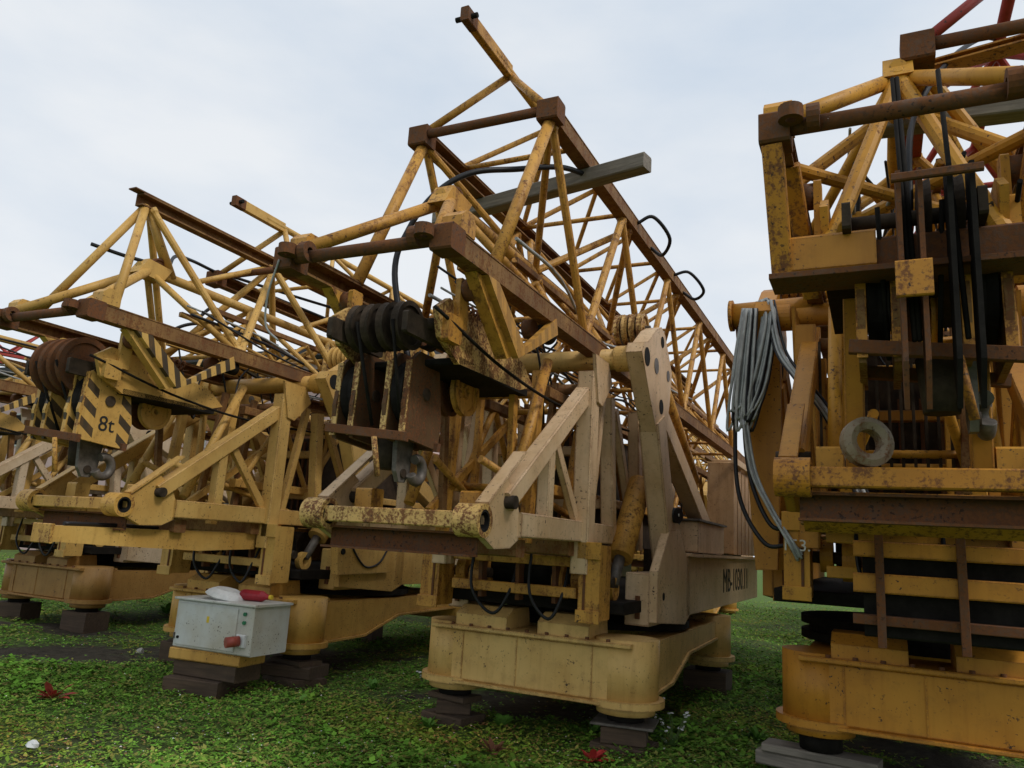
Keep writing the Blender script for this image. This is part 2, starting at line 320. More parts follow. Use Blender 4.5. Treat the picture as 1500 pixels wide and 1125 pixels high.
# ------------------------------------------------------------------ the folded tower crane
def shift(g, off): return [V(v)-V(off) for v in g[0]], g[1], g[2]
def zigzag(add, a, b, y0, y1, pitch, r, mat, name='brace'):
    """lacing tubes between two chords given as functions of y"""
    y = y0; k = 0; R = random.Random(int(y0*100)+int(pitch*1000))
    while y+pitch <= y1:
        p, q = (a(y), b(y+pitch)) if k % 2 == 0 else (b(y), a(y+pitch))
        add(name, G_brace(p, q, r*R.uniform(.92, 1.08)), mat); y += pitch; k += 1
def crane(frame, label, pal, zo=0.0, K=None, tall=None, tower=None, yend=9.0, nz=3.35, group='folded tower cranes standing in a row', uc_x=.16, jib=True, uc_z=0.0, kmat=None, kx=0.0, vee=True, sheave_r=.19, sheave_m=None, sheave_x=(-.22, -.10, .02, .14), clutter=True):
    root = thing('tower_crane', label, 'crane', frame.o, frame.yaw, group)
    def add(n, g, m, parent=root): return part(n, g, m, parent)
    tube, body, base, rail = pal['tube'], pal['body'], pal['base'], pal['rail']
    # --- undercarriage
    cx = uc_x; z0, z1 = .40+uc_z, .82+uc_z; hw = .80
    add('front_beam', G_box(cx-hw, cx+hw, -.25, .25, z0, z1), base)
    add('top_flange', G_box(cx-hw-.12, cx+hw+.12, -.31, .31, z1+.002, z1+.04), base)
    add('bottom_flange', G_box(cx-hw+.1, cx+hw-.1, -.29, .29, z0-.03, z0-.002), base)
    for x in (-.62, -.1, .58): add('weld_seam', G_bar((cx+x, -.252, z0+.01), (cx+x, -.252, z1-.01), .012, .012, (0, 1, 0)), base)
    for i in range(9): add('bolt', G_disc((cx-.72+i*.18, -.27, z1+.045), (0, 0, 1), .018, .03, 6), RUSTY)
    for s in (-1, 1):
        lx = cx+s*hw
        for ly, nm in ((0, 'leg'), (3.4, 'leg')):
            lg = add(nm, G_tube((lx, ly, z0-.03), (lx, ly, z1+.06), .265, 28), base)
            add('collar', G_ring((lx, ly, z0-.01), (0, 0, 1), .315, .2, .055, 28), base, lg)
            add('foot', G_tube((lx, ly, z0-.1), (lx, ly, z0-.03), .24, 24), base, lg)
            add('jack', G_tube((lx, ly, .24), (lx, ly, z0-.09), .15, 20), DARK, lg)
        arm = [(.22, z0), (1.0, z0+.02), (1.35, z0+.12), (1.7, z0+.22), (3.2, z0+.24), (3.2, z1), (.22, z1)]
        add('side_arm', G_plate([(lx-s*.02, y, z) for y, z in arm], (1, 0, 0), .3), base)
        ed = [(y, z-.012) for y, z in arm[:5]]
        add('arm_flange', join(*[G_bar((lx-s*.02, a[0], a[1]), (lx-s*.02, b_[0], b_[1]), .36, .025) for a, b_ in zip(ed, ed[1:])]), base)
    add('rear_beam', G_box(cx-hw, cx+hw, 3.2, 3.6, z0+.05, z1), base)
    for px_, wd in ((-.45, .5), (.32, .46)):
        g = prism((cx+px_-wd/2, 0, z1+.04), (cx+px_+wd/2, 0, z1+.04), [(-.24, 0), (.26, 0), (.26, .1), (.12, .17), (-.2, .17)], (0, 0, 1)); add('ballast_pad', g, base)
    # --- slewing ring and deck
    add('slewing_ring', G_lathe((0.1, 1.6, .95+uc_z), (0, 0, 1), [(.55, -.1), (1.0, -.1), (1.0, -.03), (.93, -.03), (.93, .03), (1.0, .03), (1.0, .1), (.55, .1)], 40), DARK)
    add('deck', G_box(-.95, .95, -.1, 6.2, 1.06+zo*.7, 1.16+zo*.7), DARK)
    for s in (-1, 1):
        zz = zo
        sb = add('side_sill', G_box(s*.98, s*1.1, 1.55, 6.6, .98+zz, 1.56+zz), body)
        add('sill_flange', G_box(s*.93, s*1.15, 1.6, 6.6, 1.562+zz, 1.60+zz), body, sb)
        bx_ = add('tool_box', G_box(s*.72, s*1.09, 2.15, 3.7, 1.61+zz, 1.95+zz), body); add('lid', G_box(s*.70, s*1.12, 2.1, 3.75, 1.952+zz, 1.975+zz), STEEL, bx_)
        # front knuckle brackets
        kb = add('lock_bracket', G_box(s*.66, s*.84, -.42, -.14, 1.02+zz, 1.62+zz), tube)
        add('bracket_rib', G_box(s*.65, s*.85, -.445, -.421, 1.0+zz, 1.10+zz), tube, kb); add('bracket_rib', G_box(s*.65, s*.85, -.445, -.421, 1.5+zz, 1.64+zz), tube, kb)
        add('bracket_web', G_box(s*.70, s*.72, -.43, -.42, 1.1+zz, 1.5+zz), RUSTY, kb)
        add('knuckle', G_ring((s*.56, -.1, 1.33+zz), (1, 0, 0), .12, .05, .09), tube); add('knuckle', G_ring((s*.40, -.1, 1.3+zz), (1, 0, 0), .15, .05, .1), tube); add('pivot_pin', G_tube((s*.30, -.1, 1.32+zz), (s*.86, -.1, 1.32+zz), .045), MECH)
    for z in (1.22, 1.47): add('winch_rail', G_bar((-.55, -.32, z+zo), (.62, -.32, z+zo), .09, .085), tube)
    for x in (-.30, .06, .40): add('winch_hanger', G_plate([(x, -.36, 1.75+zo), (x, -.16, 1.75+zo), (x, -.22, 1.35+zo), (x, -.2, 1.12+zo), (x, -.3, 1.12+zo), (x, -.32, 1.4+zo)], (1, 0, 0), .035), RUSTY)
    add('winch_drum', G_lathe((0, .12, 1.38+zo), (1, 0, 0), [(.05, -.5), (.2, -.5), (.2, -.47), (.14, -.46), (.14, .46), (.2, .47), (.2, .5), (.05, .5)], 24), DARK)
    add('motor', G_tube((-.1, .55, 1.4+zo), (.45, .55, 1.4+zo), .17, 20), MECH); add('gear_case', G_box(-.5, -.12, .35, .8, 1.2+zo, 1.6+zo), MECH)
    for i, (a, e) in enumerate(((-.35, .02), (.2, .5))):
        add('hose', G_hose([(a, -.34, 1.6+zo), (a+.03, -.42, 1.2+zo), ((a+e)/2+.05, -.4, 1.0+zo), (e, -.36, 1.2+zo), (e, -.2, 1.5+zo)], .014), RUBBER)
    # --- front frame
    zb = 1.72+zo
    for s in (-1, 1):
        x = s*.63
        bu = add('bush', G_ring((x-s*.03, -2.2, zb), (1, 0, 0), .105, .07, .18, 28), pal['bar']); add('bore', G_ring((x-s*.03, -2.2, zb), (1, 0, 0), .0705, .055, .175, 24), HOLE, bu)
        add('gusset', G_plate([(x, y, z+zo) for y, z in ((-2.16, 1.78), (-1.86, 2.03), (-1.70, 1.93), (-1.63, 1.80), (-1.62, 1.62), (-1.75, 1.56), (-1.98, 1.55), (-2.14, 1.62))], (1, 0, 0), .05), body)
        dg = add('diagonal', G_bar((x, -1.84, 1.86+zo), (x, -.12, 3.08+zo), .13, .14), body); add('pin', G_disc((x, -1.84, 1.86+zo), (1, 0, 0), .045, .19), MECH, dg)
        add('edge_strip', G_bar((x, -2.14, 1.83+zo), (x, -1.62, 2.22+zo), .10, .02), body)
        add('side_rail', G_bar((x, -1.64, zb), (x, 1.1, zb), .11, .17), body)
        add('stub_post', G_bar((x-s*.005, -1.12, 1.64+zo), (x-s*.005, -1.12, 2.34+zo), .10, .11, (0, 1, 0)), body)
        add('strut', G_bar((x-s*.01, -1.0, 2.42+zo), (x-s*.01, -.42, 1.78+zo), .05, .09), body)
        add('post', G_bar((x+s*.03, -.36, 1.38+zo), (x+s*.03, -.36, 3.08+zo), .15, .17, (0, 1, 0)), body)
        add('post_strut', G_bar((x+s*.0, -.22, 1.5+zo), (x-s*.0, .08, 3.0+zo), .07, .08), body)
        add('rear_post', G_bar((x, .42, 1.66+zo), (x-s*.02, .3, 2.98+zo), .12, .12, (0, 1, 0)), body)
        add('inner_post', G_bar((x-s*.25, -.9, 1.6+zo), (x-s*.25, -.8, 3.0+zo), .09, .09, (0, 1, 0)), tube)
        add('inner_tube', G_tube((x-s*.2, -1.35, 1.85+zo), (x-s*.2, -.75, 3.1+zo), .045), tube)
        add('back_post', G_bar((x, 1.3, 1.6+zo), (x, 1.15, 3.0+zo), .12, .14, (0, 1, 0)), body)
        add('back_strut', G_bar((x, 1.2, 1.7+zo), (x, .45, 2.9+zo), .07, .09), body)
        add('knee_plate', G_plate([(x+s*.11, y, z+zo) for y, z in ((-.48, 3.22), (-.12, 3.22), (.0, 3.05), (-.25, 2.8), (-.36, 2.82))], (1, 0, 0), .03), body)
        # big bored plate of the A-frame with its two legs
        ax_ = s*1.0
        ap = add('bored_plate', G_plate([(ax_, y+.38, z+zo) for y, z in ((-.56, 3.30), (-.50, 3.40), (-.36, 3.44), (-.10, 3.62), (.08, 3.70), (.22, 3.66), (.52, 3.34), (.44, 3.0), (.32, 2.72), (.02, 2.62), (-.3, 2.98))], (1, 0, 0), .15), body)
        for y, z, r, m in ((-.40, 3.29, .085, HOLE), (-.08, 3.28, .075, STEEL), (.12, 3.56, .055, DARK), (.36, 3.28, .055, STEEL), (.12, 2.93, .07, HOLE)):
            add('bore' if m is HOLE else 'pin', G_disc((ax_+s*.002, y+.38, z+zo), (1, 0, 0), r, .156), m, ap)
        add('front_leg', G_bar((ax_, .46, 2.8+zo), (ax_, 1.2, 1.25+zo), .19, .30), body)
        add('rear_leg', G_bar((ax_-s*.02, .55, 2.95+zo), (ax_-s*.02, 3.7, 1.55+zo), .17, .22), body)
        add('ram_tube', G_tube((ax_+s*.0, .8, 3.2+zo), (ax_+s*.0, 2.3, 2.42+zo), .07, 14), tube)
        fp = add('foot_plate', G_plate([(ax_+s*.06, y, z+zo) for y, z in ((.42, .98), (.42, 1.42), (.82, 1.80), (1.25, 1.82), (1.72, 1.4), (1.72, .98), (1.5, .9))], (1, 0, 0), .08), body)
        add('foot_box', G_box(ax_-s*.2, ax_+s*.02, .43, 1.5, .94+zo, 1.40+zo), body, fp); add('bore', G_disc((ax_+s*.065, .62, 1.2+zo), (1, 0, 0), .035, .08), HOLE, fp)
        add('bolt_plate', G_box(ax_-s*.1, ax_-s*.06, .40, .425, 1.0+zo, 1.2+zo), RUSTY, fp)
        cy = add('hydraulic_cylinder', G_tube((s*.76, .95, 2.25+zo), (s*.76, .36, 1.52+zo), .115, 20), tube)
        add('rod', G_tube((s*.76, .36, 1.52+zo), (s*.76, .18, 1.28+zo), .05, 14), STEEL, cy); add('rod_eye', G_ring((s*.76, .16, 1.25+zo), (1, 0, 0), .1, .045, .07), tube, cy)
        for i in range(4): add('sheave', G_sheave((s*(.66+.075*i),   .48, 3.70+zo), (1, 0, 0), .155, .055), pal['bar'] if pal is not PAL_A else tube)
        add('sheave_pin', G_tube((s*.6,   .48, 3.70+zo), (s*.96,   .48, 3.70+zo), .03), MECH)
    add('front_bar', G_bar((-.52, -2.2, zb), (.52, -2.2, zb), .11, .105), pal['bar'])
    add('front_channel', prism((-.58, -2.12, zb-.15), (.58, -2.12, zb-.15), chan_prof(.12, .15, .014)), RUSTY)
    add('cross_channel', G_bar((-.62, -1.5, zb-.16), (.62, -1.5, zb-.16), .14, .12), rail); add('cross_channel', G_bar((-.62, -.5, zb-.13), (.62, -.5, zb-.13), .14, .14), rail); add('cross_channel', G_bar((-.62, .6, zb), (.62, .6, zb), .14, .14), rail)
    add('cross_tube', G_tube((-.93, -.02, 3.28+zo), (.93, -.02, 3.28+zo), .095, 20), pal['base'])
    for s in (-1, 1): add('tube_collar', G_ring((s*.86, -.02, 3.28+zo), (1, 0, 0), .118, .09, .13, 24), pal['base'])
    add('tie_tube', G_tube((-.58, -.3, 2.95+zo), (.58, -.3, 2.95+zo), .05), rail)
    for z in (2.0, 2.5): add('tie_bar', G_bar((-.6, .45, z+zo), (.6, .45, z+zo), .08, .09), body)
    add('pin_bracket', G_box(-.5, -.36, -1.95, -1.8, zb-.02, zb+.2), tube); add('pin_bracket', G_box(.36, .5, -1.95, -1.8, zb-.02, zb+.2), tube)
    # rear counterweight rack
    for s in (-1, 1):
        for i in range(9): add('ballast_slab', G_box(s*.62, s*1.0, 5.0+i*.36, 5.29+i*.36, 1.62+zo, 2.95+zo+.1*math.sin(i*2.3)), SLAB)
        add('rack_rail', G_bar((s*1.03, 4.8, 2.95+zo), (s*1.03, 8.3, 2.95+zo), .05, .1), body)
    add('rear_frame', G_box(-.6, .6, 6.0, 8.2, 1.2+zo, 2.2+zo), MECH)
    # tower packed between the side frames
    for s in (-1, 1):
        for z in (2.05, 2.85):
            add('tower_chord', G_bar((s*.40, -.7, z+zo), (s*.40, yend, z+zo), .09, .09), rail if z > 2.5 else tube)
        zigzag(add, lambda y: (s*.40, y, 2.05+zo), lambda y: (s*.40, y, 2.85+zo), -.6, yend, .55, .03, tube)
    for y in np.arange(-.6, 5, .8): add('tower_tie', G_tube((-.4, y, 2.85+zo), (.4, y, 2.85+zo), .03, 8), tube); add('tower_tie', G_tube((-.4, y, 2.05+zo), (.4, y, 2.05+zo), .03, 8), tube)
    # --- jib on top: two trolley rails and an apex chord
    y0 = -2.8; zn = nz+zo; zm = zn+.77
    for s in (-1, 1):
        rl = add('trolley_rail', prism((s*.6, y0, zn), (s*.6, yend, zn), chan_prof(.12, .13, .016, -s)), rail)
        add('rail_flange', G_bar((s*.6, y0, zn+.072), (s*.6, yend, zn+.072), .13, .012), rail, rl)
        hn = add('rail_head', G_box(s*.53, s*.68, y0-.05, y0+.12, zn-.08, zn+.085), RUSTY); add('hinge_eye', G_ring((s*.42, y0-.03, zn+.02), (1, 0, 0), .07, .03, .06, 16), RUSTY, hn); add('hinge_eye', G_ring((s*.52, y0-.1, zn+.02), (0, 0, 1), .06, .025, .07, 16), RUSTY, hn)
        add('stop_box', prism((s*.53, y0+.16, zn+.15), (s*.67, y0+.16, zn+.15), [(-.09, -.07), (.09, -.07), (.09, .03), (.04, .075), (-.05, .075), (-.09, .03)]), tube)
        add('head_brace', G_tube((s*.55, y0+.02, zn+.06), (s*.03, -1.85, zm-.02), .045, 14), tube)
        # striped V bracket under the rail
        xv = s*.645
        if vee:
            vb = add('bracket_arm', G_plate([(xv, y, z+zn) for y, z in ((-2.34, -.07), (-2.18, -.07), (-1.72, -.40), (-1.82, -.50))], (1, 0, 0), .05), pal['vstripe'])
            add('arm_web', G_plate([(xv-s*.07, y, z+zn) for y, z in ((-2.42, -.07), (-2.2, -.07), (-1.75, -.45), (-1.9, -.52))], (1, 0, 0), .09), tube, vb)
            add('bracket_arm', G_plate([(xv, y, z+zn) for y, z in ((-1.82, -.50), (-1.72, -.40), (-1.17, -.02), (-1.13, -.14))], (1, 0, 0), .05), pal['vstripe'])
        add('bumper', G_disc((s*.55, -1.10, zn-.12), (0, 1, 0), .07, .14), DARK)
        add('lacing_end', G_tube((s*.6, -1.1, zn+.05), (.0, -1.85, zm), .035, 10), tube)
        zigzag(add, lambda y: (s*.6, y, zn+.06), lambda y: (0, y, zm), -1.1, yend, .72, .03, tube)
    add('head_tube', G_tube((-.56, y0, zn), (.56, y0, zn), .042, 14), RUSTY)
    add('apex_chord', G_tube((0, -1.95, zm), (0, yend, zm), .05, 14), tube)
    add('apex_plate', G_plate([(0, -2.0, zm-.08), (0, -1.7, zm-.1), (0, -1.6, zm+.06), (0, -1.9, zm+.09)], (1, 0, 0), .16), tube)
    add('apex_sheave', G_sheave((.0, -1.72, zm+.06), (1, 0, 0), .1, .05), RUSTY)
    for y in np.arange(-1.0, yend, 1.44): add('rail_tie', G_tube((-.6, y, zn+.05), (.6, y, zn+.05), .026, 8), tube)
    # --- trolley with its rope sheaves
    for s in (-1, 1):
        add('trolley_plate', G_plate([(s*.40, y, z+zn) for y, z in ((-2.52, -.32), (-2.38, -.22), (-1.9, -.26), (-1.2, -.38), (-1.0, -.52), (-1.25, -.60), (-2.2, -.62), (-2.45, -.5))], (1, 0, 0), .04), tube if pal is not PAL_B else pal['bar'])
        for y in (-2.25, -1.3): add('roller', G_disc((s*.5, y, zn-.13), (1, 0, 0), .075, .08, 16), RUSTY)
        add('roller_arm', G_box(s*.42, s*.46, -2.32, -2.2, zn-.4, zn-.06), tube)
    for x in sheave_x: add('trolley_sheave', G_sheave((x, -2.42, zn-.40), (1, 0, 0), sheave_r, .055), sheave_m or MECH)
    add('sheave_axle', G_tube((-.36, -2.42, zn-.40), (.36, -2.42, zn-.40), .04), MECH)
    add('sheave_fork', G_box(.27, .31, -2.68, -2.1, zn-.52, zn-.38), MECH); add('sheave_fork', G_box(-.31, -.27, -2.68, -2.1, zn-.52, zn-.38), MECH)
    add('trolley_sheave', G_sheave((.0, -1.6, zn-.68), (1, 0, 0), .18, .05), RUSTY); add('trolley_sheave', G_sheave((.14, -1.6, zn-.68), (1, 0, 0), .18, .05), tube)
    add('trolley_deck', G_box(-.42, .42, -2.2, -1.1, zn-.62, zn-.57), DARK)
    add('block_bolt', G_box(.41, .47, -2.45, -2.28, zn-.52, zn-.34), tube)
    sp = [(.2*0+.30+.05*math.cos(k*1.05), -2.0+.012*k, zn-.18+.05*math.sin(k*1.05)) for k in range(48)]; add('spring', G_hose(sp, .011, 2, 6), RUSTY)
    for x in (-.15, .13): add('rope', G_tube((x, -2.42-sheave_r, zn-.40), (x*.8, -2.35, 2.3+zo), .012, 6), DARK)
    add('rope', G_hose([(.45, -2.6, zn-.35), (.5, -1.6, zn-.55), (.55, -.4, zn-.62), (.6, 2, zn-.5)], .012), DARK)
    if clutter:     # inner mast lattice lying inside the jib, and cables strapped along it
        for s in (-1, 1):
            for z in (.16, .52): add('inner_chord', G_bar((s*.26, -1.3+.3*z, zn+z), (s*.26, yend, zn+z), .055, .055), tube if z < .3 else rail)
            zigzag(add, lambda y: (s*.26, y, zn+.16), lambda y: (s*.26, y, zn+.52), -1.15, yend-1, .5, .022, tube)
            zigzag(add, lambda y: (s*.26, y, zn+.52), lambda y: (-s*.26, y, zn+.16), -1.15, yend-3, 1.1, .02, tube)
        RR = random.Random(int(zn*100)+len(label))
        for i in range(7):
            x_, z_ = RR.uniform(-.5, .5), zn+RR.uniform(.05, .6)
            add('cable', G_hose([(x_+RR.uniform(-.12, .12), yy_, z_+RR.uniform(-.1, .1)-.1*math.sin(yy_)) for yy_ in np.arange(-1.6, 6, 1.1)], RR.uniform(.008, .016), 4, 6), RUBBER if i % 3 else CABLE)
        for i in range(5):
            y_ = RR.uniform(-1.2, 1.5); x_ = RR.uniform(-.5, .5); add('hanging_cable', G_hose([(x_, y_, zn+.3), (x_+.1, y_+.1, zn-.2), (x_+.05, y_+.35, zn-.5+RR.uniform(-.2, .1)), (x_-.1, y_+.5, zn-.1), (x_, y_+.7, zn+.2)], .011, 6, 6), RUBBER)
        for s in (-1, 1):
            for y_ in (-1.05, -.55, .1, .75): add('web_bar', G_bar((s*.3, y_, 1.75+zo), (s*.34, y_+RR.uniform(-.2, .3), 3.0+zo), .05, .07), tube if RR.random() < .5 else rail)
            add('web_diagonal', G_bar((s*.34, -1.2, 1.8+zo), (s*.34, .4, 2.9+zo), .045, .07), tube); add('web_diagonal', G_tube((s*.2, -1.4, 2.2+zo), (s*.5, .3, 1.75+zo), .03), tube)
    # --- second jib section folded on top
    if K:
        zk, yk = K; kt = kmat or tube; kr = kmat or rail; zt = zk+.77
        for s in (-1, 1):
            rl = add('folded_rail', prism((kx+s*.6, yk, zk), (kx+s*.6, yend+.5, zk), chan_prof(.12, .13, .016, -s)), kr); add('rail_flange', G_bar((kx+s*.6, yk, zk+.072), (kx+s*.6, yend+.5, zk+.072), .13, .012), kr, rl)
            add('rail_head', G_box(kx+s*.52, kx+s*.70, yk-.05, yk+.12, zk-.08, zk+.10), RUSTY)
            add('tip_brace', G_tube((kx+s*.58, yk+.03, zk+.06), (kx, yk+.45, zt-.02), .034, 12), kt)
            zigzag(add, lambda y: (kx+s*.6, y, zk+.06), lambda y: (kx, y, zt), yk+.7, yend, .72, .028, kt)
        add('head_tube', G_tube((kx-.56, yk, zk+.02), (kx+.56, yk, zk+.02), .04, 14), RUSTY)
        add('tip_chord', G_tube((kx, yk+.1, zt), (kx, yend, zt), .04, 14), kt)
        tp = add('tip_fork', G_bar((kx, yk-.32, zt), (kx, yk+.42, zt), .07, .12), kt); add('fork_end', G_bar((kx, yk-.42, zt), (kx, yk-.26, zt), .075, .125), RUSTY, tp); add('pin', G_tube((kx-.11, yk-.36, zt), (kx+.09, yk-.36, zt), .022), DARK, tp)
        for y in np.arange(yk+.7, yend, 1.44): add('rail_tie', G_tube((kx-.6, y, zk+.05), (kx+.6, y, zk+.05), .026, 8), kt)
    if tall:       # tall apex chord over the jib (cream crane)
        zt, yt = tall
        add('ridge_rail', prism((0, yt, zt), (0, yend, zt), chan_prof(.11, .13, .016)), rail); add('ridge_flange', G_bar((0, yt-.1, zt+.075), (0, yend, zt+.075), .11, .014), rail)
        for s in (-1, 1):
            add('ridge_brace', G_tube((0, yt+.08, zt-.05), (s*.58, y0+.25, zn+.07), .042, 12), tube)
            add('ridge_brace', G_tube((0, yt+.12, zt-.05), (s*.03, -1.55, zm), .04, 12), tube)
            zigzag(add, lambda y: (s*.02, y, zt-.05), lambda y: (s*.59, y, zn+.06), yt+.14, yend, .90, .04, tube)
        for y in np.arange(yt+1.9, yend-1, 1.8): add('ridge_tie', G_tube((0, y, zt-.04), (0, y-1.2, zm), .032, 10), tube)
    if tower and K:      # upright lacing between folded and lower rails
        for s in (-1, 1):
            add('lacing', G_tube((s*.6, K[1]+.05, K[0]-.05), (s*.57, -2.1, zn+.07), .048, 14), tube)
            zigzag(add, lambda y: (s*.6, y, K[0]-.06), lambda y: (s*.6, y, zn+.06), K[1]+.1, yend, .95, .036, tube)
            zigzag(add, lambda y: (s*.58, y, K[0]-.06), lambda y: (.02*s, y, zm+.02), K[1]+.1, yend, 1.1, .034, tube)
        add('inner_rail', G_bar((-.12, -1.25, zm+.1), (-.12, yend, zm+.1), .09, .10), rail)
    return root
def hook_block(frame, label, pal, zo, x=0.0, y=-2.2, bottom=1.93, dark=None, txt=None, hs=.6):
    base = (x, y, bottom+zo); R_ = frame.R
    t_ = thing('hook_block', label, 'hook block', frame.o+R_ @ V(base), frame.yaw, 'hook blocks hanging below the trolleys')
    ck = dark or pal['cheek']
    for xx in (-.36, -.20, .10, .27):
        o = part('cheek', G_plate([(xx, a, c_) for a, c_ in ((-.25, .34), (.24, .30), (.26, .55), (.17, .98), (.08, 1.04), (-.13, 1.04), (-.22, .96), (-.29, .6))], (1, 0, 0), .035), ck, t_)
        part('pin', G_disc((xx, 0, .72), (1, 0, 0), .05, .06), MECH, o); part('edge', G_bar((xx, -.275, .36), (xx, -.25, .95), .05, .014, (0, 1, 0)), pal['bar'], o)
    for xx in (-.28, .185): part('sheave', G_sheave((xx, 0, .72), (1, 0, 0), .27, .1), DARK, t_)
    part('yoke', G_bar((-.42, -.27, .42), (.32, -.27, .34), .05, .07), RUSTY, t_)
    part('yoke', G_bar((-.42, .2, .40), (.32, .2, .32), .05, .07), RUSTY, t_)
    part('swivel', G_tube((-.01, 0, .12), (-.01, 0, .40), .085, 16, .11), MECH, t_)
    part('link_plate', G_plate([(.12, a, c_) for a, c_ in ((-.12, .36), (.12, .36), (.09, .1), (.03, .02), (-.05, .02), (-.1, .1))], (1, 0, 0), .04), STEEL, t_); part('link_pin', G_disc((.135, -.01, .09), (1, 0, 0), .035, .04), MECH, t_)
    # hook: thick bent ring
    hk = [(-.02+.0, .14*math.sin(a)+.05, .0+.15*math.cos(a)-.02) for a in np.linspace(-.5, 4.2, 14)]
    part('hook', G_hose([(q[0]*hs+.2, q[1]*hs+.08, q[2]*hs+.14) for q in hk], .066*hs, 4, 12), STEEL, t_)
    part('hanger_bar', G_tube((.05, -.3, .34), (.1, -.28, .04), .022), pal['bar'], t_)
    if txt: text_mesh(txt, .2, BLACKP, t_, facing((.29, 0, .5), (0, 1, 0)))
    return t_
cA = crane(FA, 'cream yellow folded tower crane with crisp striped brackets beside the grey cabinet', PAL_A, 0, K=(4.56, -.45), tall=(4.8, -2.06), sheave_r=.27, sheave_m=RUSTY)
cB = crane(FB, 'rust streaked pinkish cream folded tower crane with timber beam across its lattice', PAL_B, 0, K=(5.0, -1.4), tower=True, sheave_r=.165)
cC = crane(FC, 'deep orange yellow folded tower crane draped with grey cable bundles', PAL_C, .31, tower=False, uc_z=.06, K=(4.62, -1.9), kmat=RED, kx=.72, vee=False, nz=3.42, sheave_x=(.06, .2))
cD = crane(FD, 'pale folded tower crane standing behind the cream crane with warning sticker', PAL_D, 0, nz=3.3, K=(4.15, .9))
def copy_tree(o, parent=None):
    c_ = o.copy(); COL.objects.link(c_); c_.parent = parent
    for ch in list(o.children): copy_tree(ch, c_)
    return c_
def place(src, x, y, label):
    c_ = copy_tree(src); c_.location = FA.R @ V((x, y, -.27)); c_['label'] = label; return c_
place(cA, -4.9, 19.4, 'cream folded tower crane in the back row behind the rusty lattice')
place(cD, -9.6, 20.2, 'pale folded tower crane in the back row behind the cream crane')
place(cC, .9, 19.0, 'orange folded tower crane in the back row behind the cable bundles')
hook_block(FA, 'yellow hook block with black hazard stripes and 8t lettering', PAL_A, 0, 0.05, -2.25, txt='8t')
hook_block(FB, 'dark rusty hook block with worn stripes under the pinkish crane', PAL_B, 0, -.1, -2.15, dark=paint('worn_hook_block', (.11, .06, .026), .6, .95, .7), hs=.6).scale = (.88, .85, .85)
hook_block(FC, 'orange rusty hook block with long black sheaves under the orange crane', PAL_C,   .31, .12, -2.2, dark=paint('rusty_hook_block', (.24, .13, .04), .58, .8, .6))
# lettering on sills
text_mesh('MB-1030.11', .42, BLACKP, cB, facing((1.103, 4.6, 1.27), (0, 1, 0)))
text_mesh('MB 1030', .36, BLACKP, cD, facing((1.103, 4.9, 1.27), (0, 1, 0)))
text_mesh('153.', .12, CHALK, cC, facing((-.75, -.447, 1.70), (1, 0, 0)))
# ------------------------------------------------------------------ orange crane: carrier beam and posts at the jib head
def cpart(n, g, m): return part(n, g, m, cC)
cpart('carrier_beam', G_bar((-.64, -2.5, 3.13), (-.16, -2.5, 3.13), .2, .2), PAL_C['base']); cpart('carrier_beam', G_bar((-.159, -2.48, 3.11), (.64, -2.48, 3.11), .17, .17), RUSTY); cpart('carrier_flange', G_bar((-.66, -2.52, 3.005), (.66, -2.52, 3.005), .26, .03), RUSTY)
for s in (-1, 1):
    cpart('carrier_post', G_bar((s*.62, -2.78, 3.66), (s*.60, -2.55, 3.02), .11, .10, (1, 0, 0)), PAL_C['bar']); cpart('carrier_post', G_bar((s*.56, -2.5, 3.68), (s*.5, -2.0, 3.1), .10, .09, (1, 0, 0)), PAL_C['bar'])
    cpart('hanger_post', G_bar((s*.28, -2.2, 3.0), (s*.30, -1.9, 2.1), .1, .09, (0, 1, 0)), PAL_C['body'])
cpart('grille', join(*[G_bar((-.55+.075*i, -.6, 2.25), (-.55+.075*i, -.6, 3.2), .02, .02, (0, 1, 0)) for i in range(15)]), MECH)
for x in (-.06, .03, .15, .24): cpart('guide_plate', G_plate([(x, y, z) for y, z in ((-2.80, 3.42), (-2.62, 3.45), (-2.6, 2.5), (-2.66, 2.3), (-2.78, 2.5))], (1, 0, 0), .022), DARK if x > .1 else RUSTY)
cpart('guide_strap', G_box(-.09, .06, -2.86, -2.83, 2.78, 2.95), PAL_C['bar']); cpart('guide_strap', G_box(-.09, .28, -2.86, -2.83, 3.34, 3.38), RUSTY)
for x in (-.02, .0, .19): cpart('rope', G_tube((x, -2.74, 2.6), (x-.03, -2.45, 4.12), .012, 6), DARK)
cpart('ring_disc', G_lathe((-.24, -2.19, 2.215), (.45, -.9, .1), [(.065, -.035), (.1, -.05), (.128, -.03), (.132, .03), (.1, .05), (.065, .035)], 28), paint('pale_worn_steel', (.30, .25, .19), .5, .7))
for (a1, b1_), hgt, m_ in (((803, 812), .1, PAL_C['base']), ((852, 872), .12, PAL_C['base']), ((905, 925), .06, RUSTY)):
    p_, q_ = FC.Y(1250, a1, -1.0), FC.Y(1500, b1_, -1.0); q_ = p_+(q_-p_)*1.25; q_.z = p_.z; cpart('lower_rail', G_bar(p_, q_, .1, hgt), m_)
p_ = FC.Y(1160, 735, -1.9); cpart('skirt_panel', G_plate([(-.6, -1.95, p_.z+.05), (.7, -1.95, p_.z+.05), (.7, -1.5, p_.z-.14), (-.6, -1.5, p_.z-.14)], (0, .4, 1), .02), PAL_C['bar'])
for x in (-.2, .25): cpart('lower_hanger', G_bar((x, -1.06, 1.1), (x, -1.06, 1.9), .05, .03, (0, 1, 0)), RUSTY)
cpart('lower_box', G_box(-.3, .7, -.95, -.2, 1.15, 1.75), DARK)
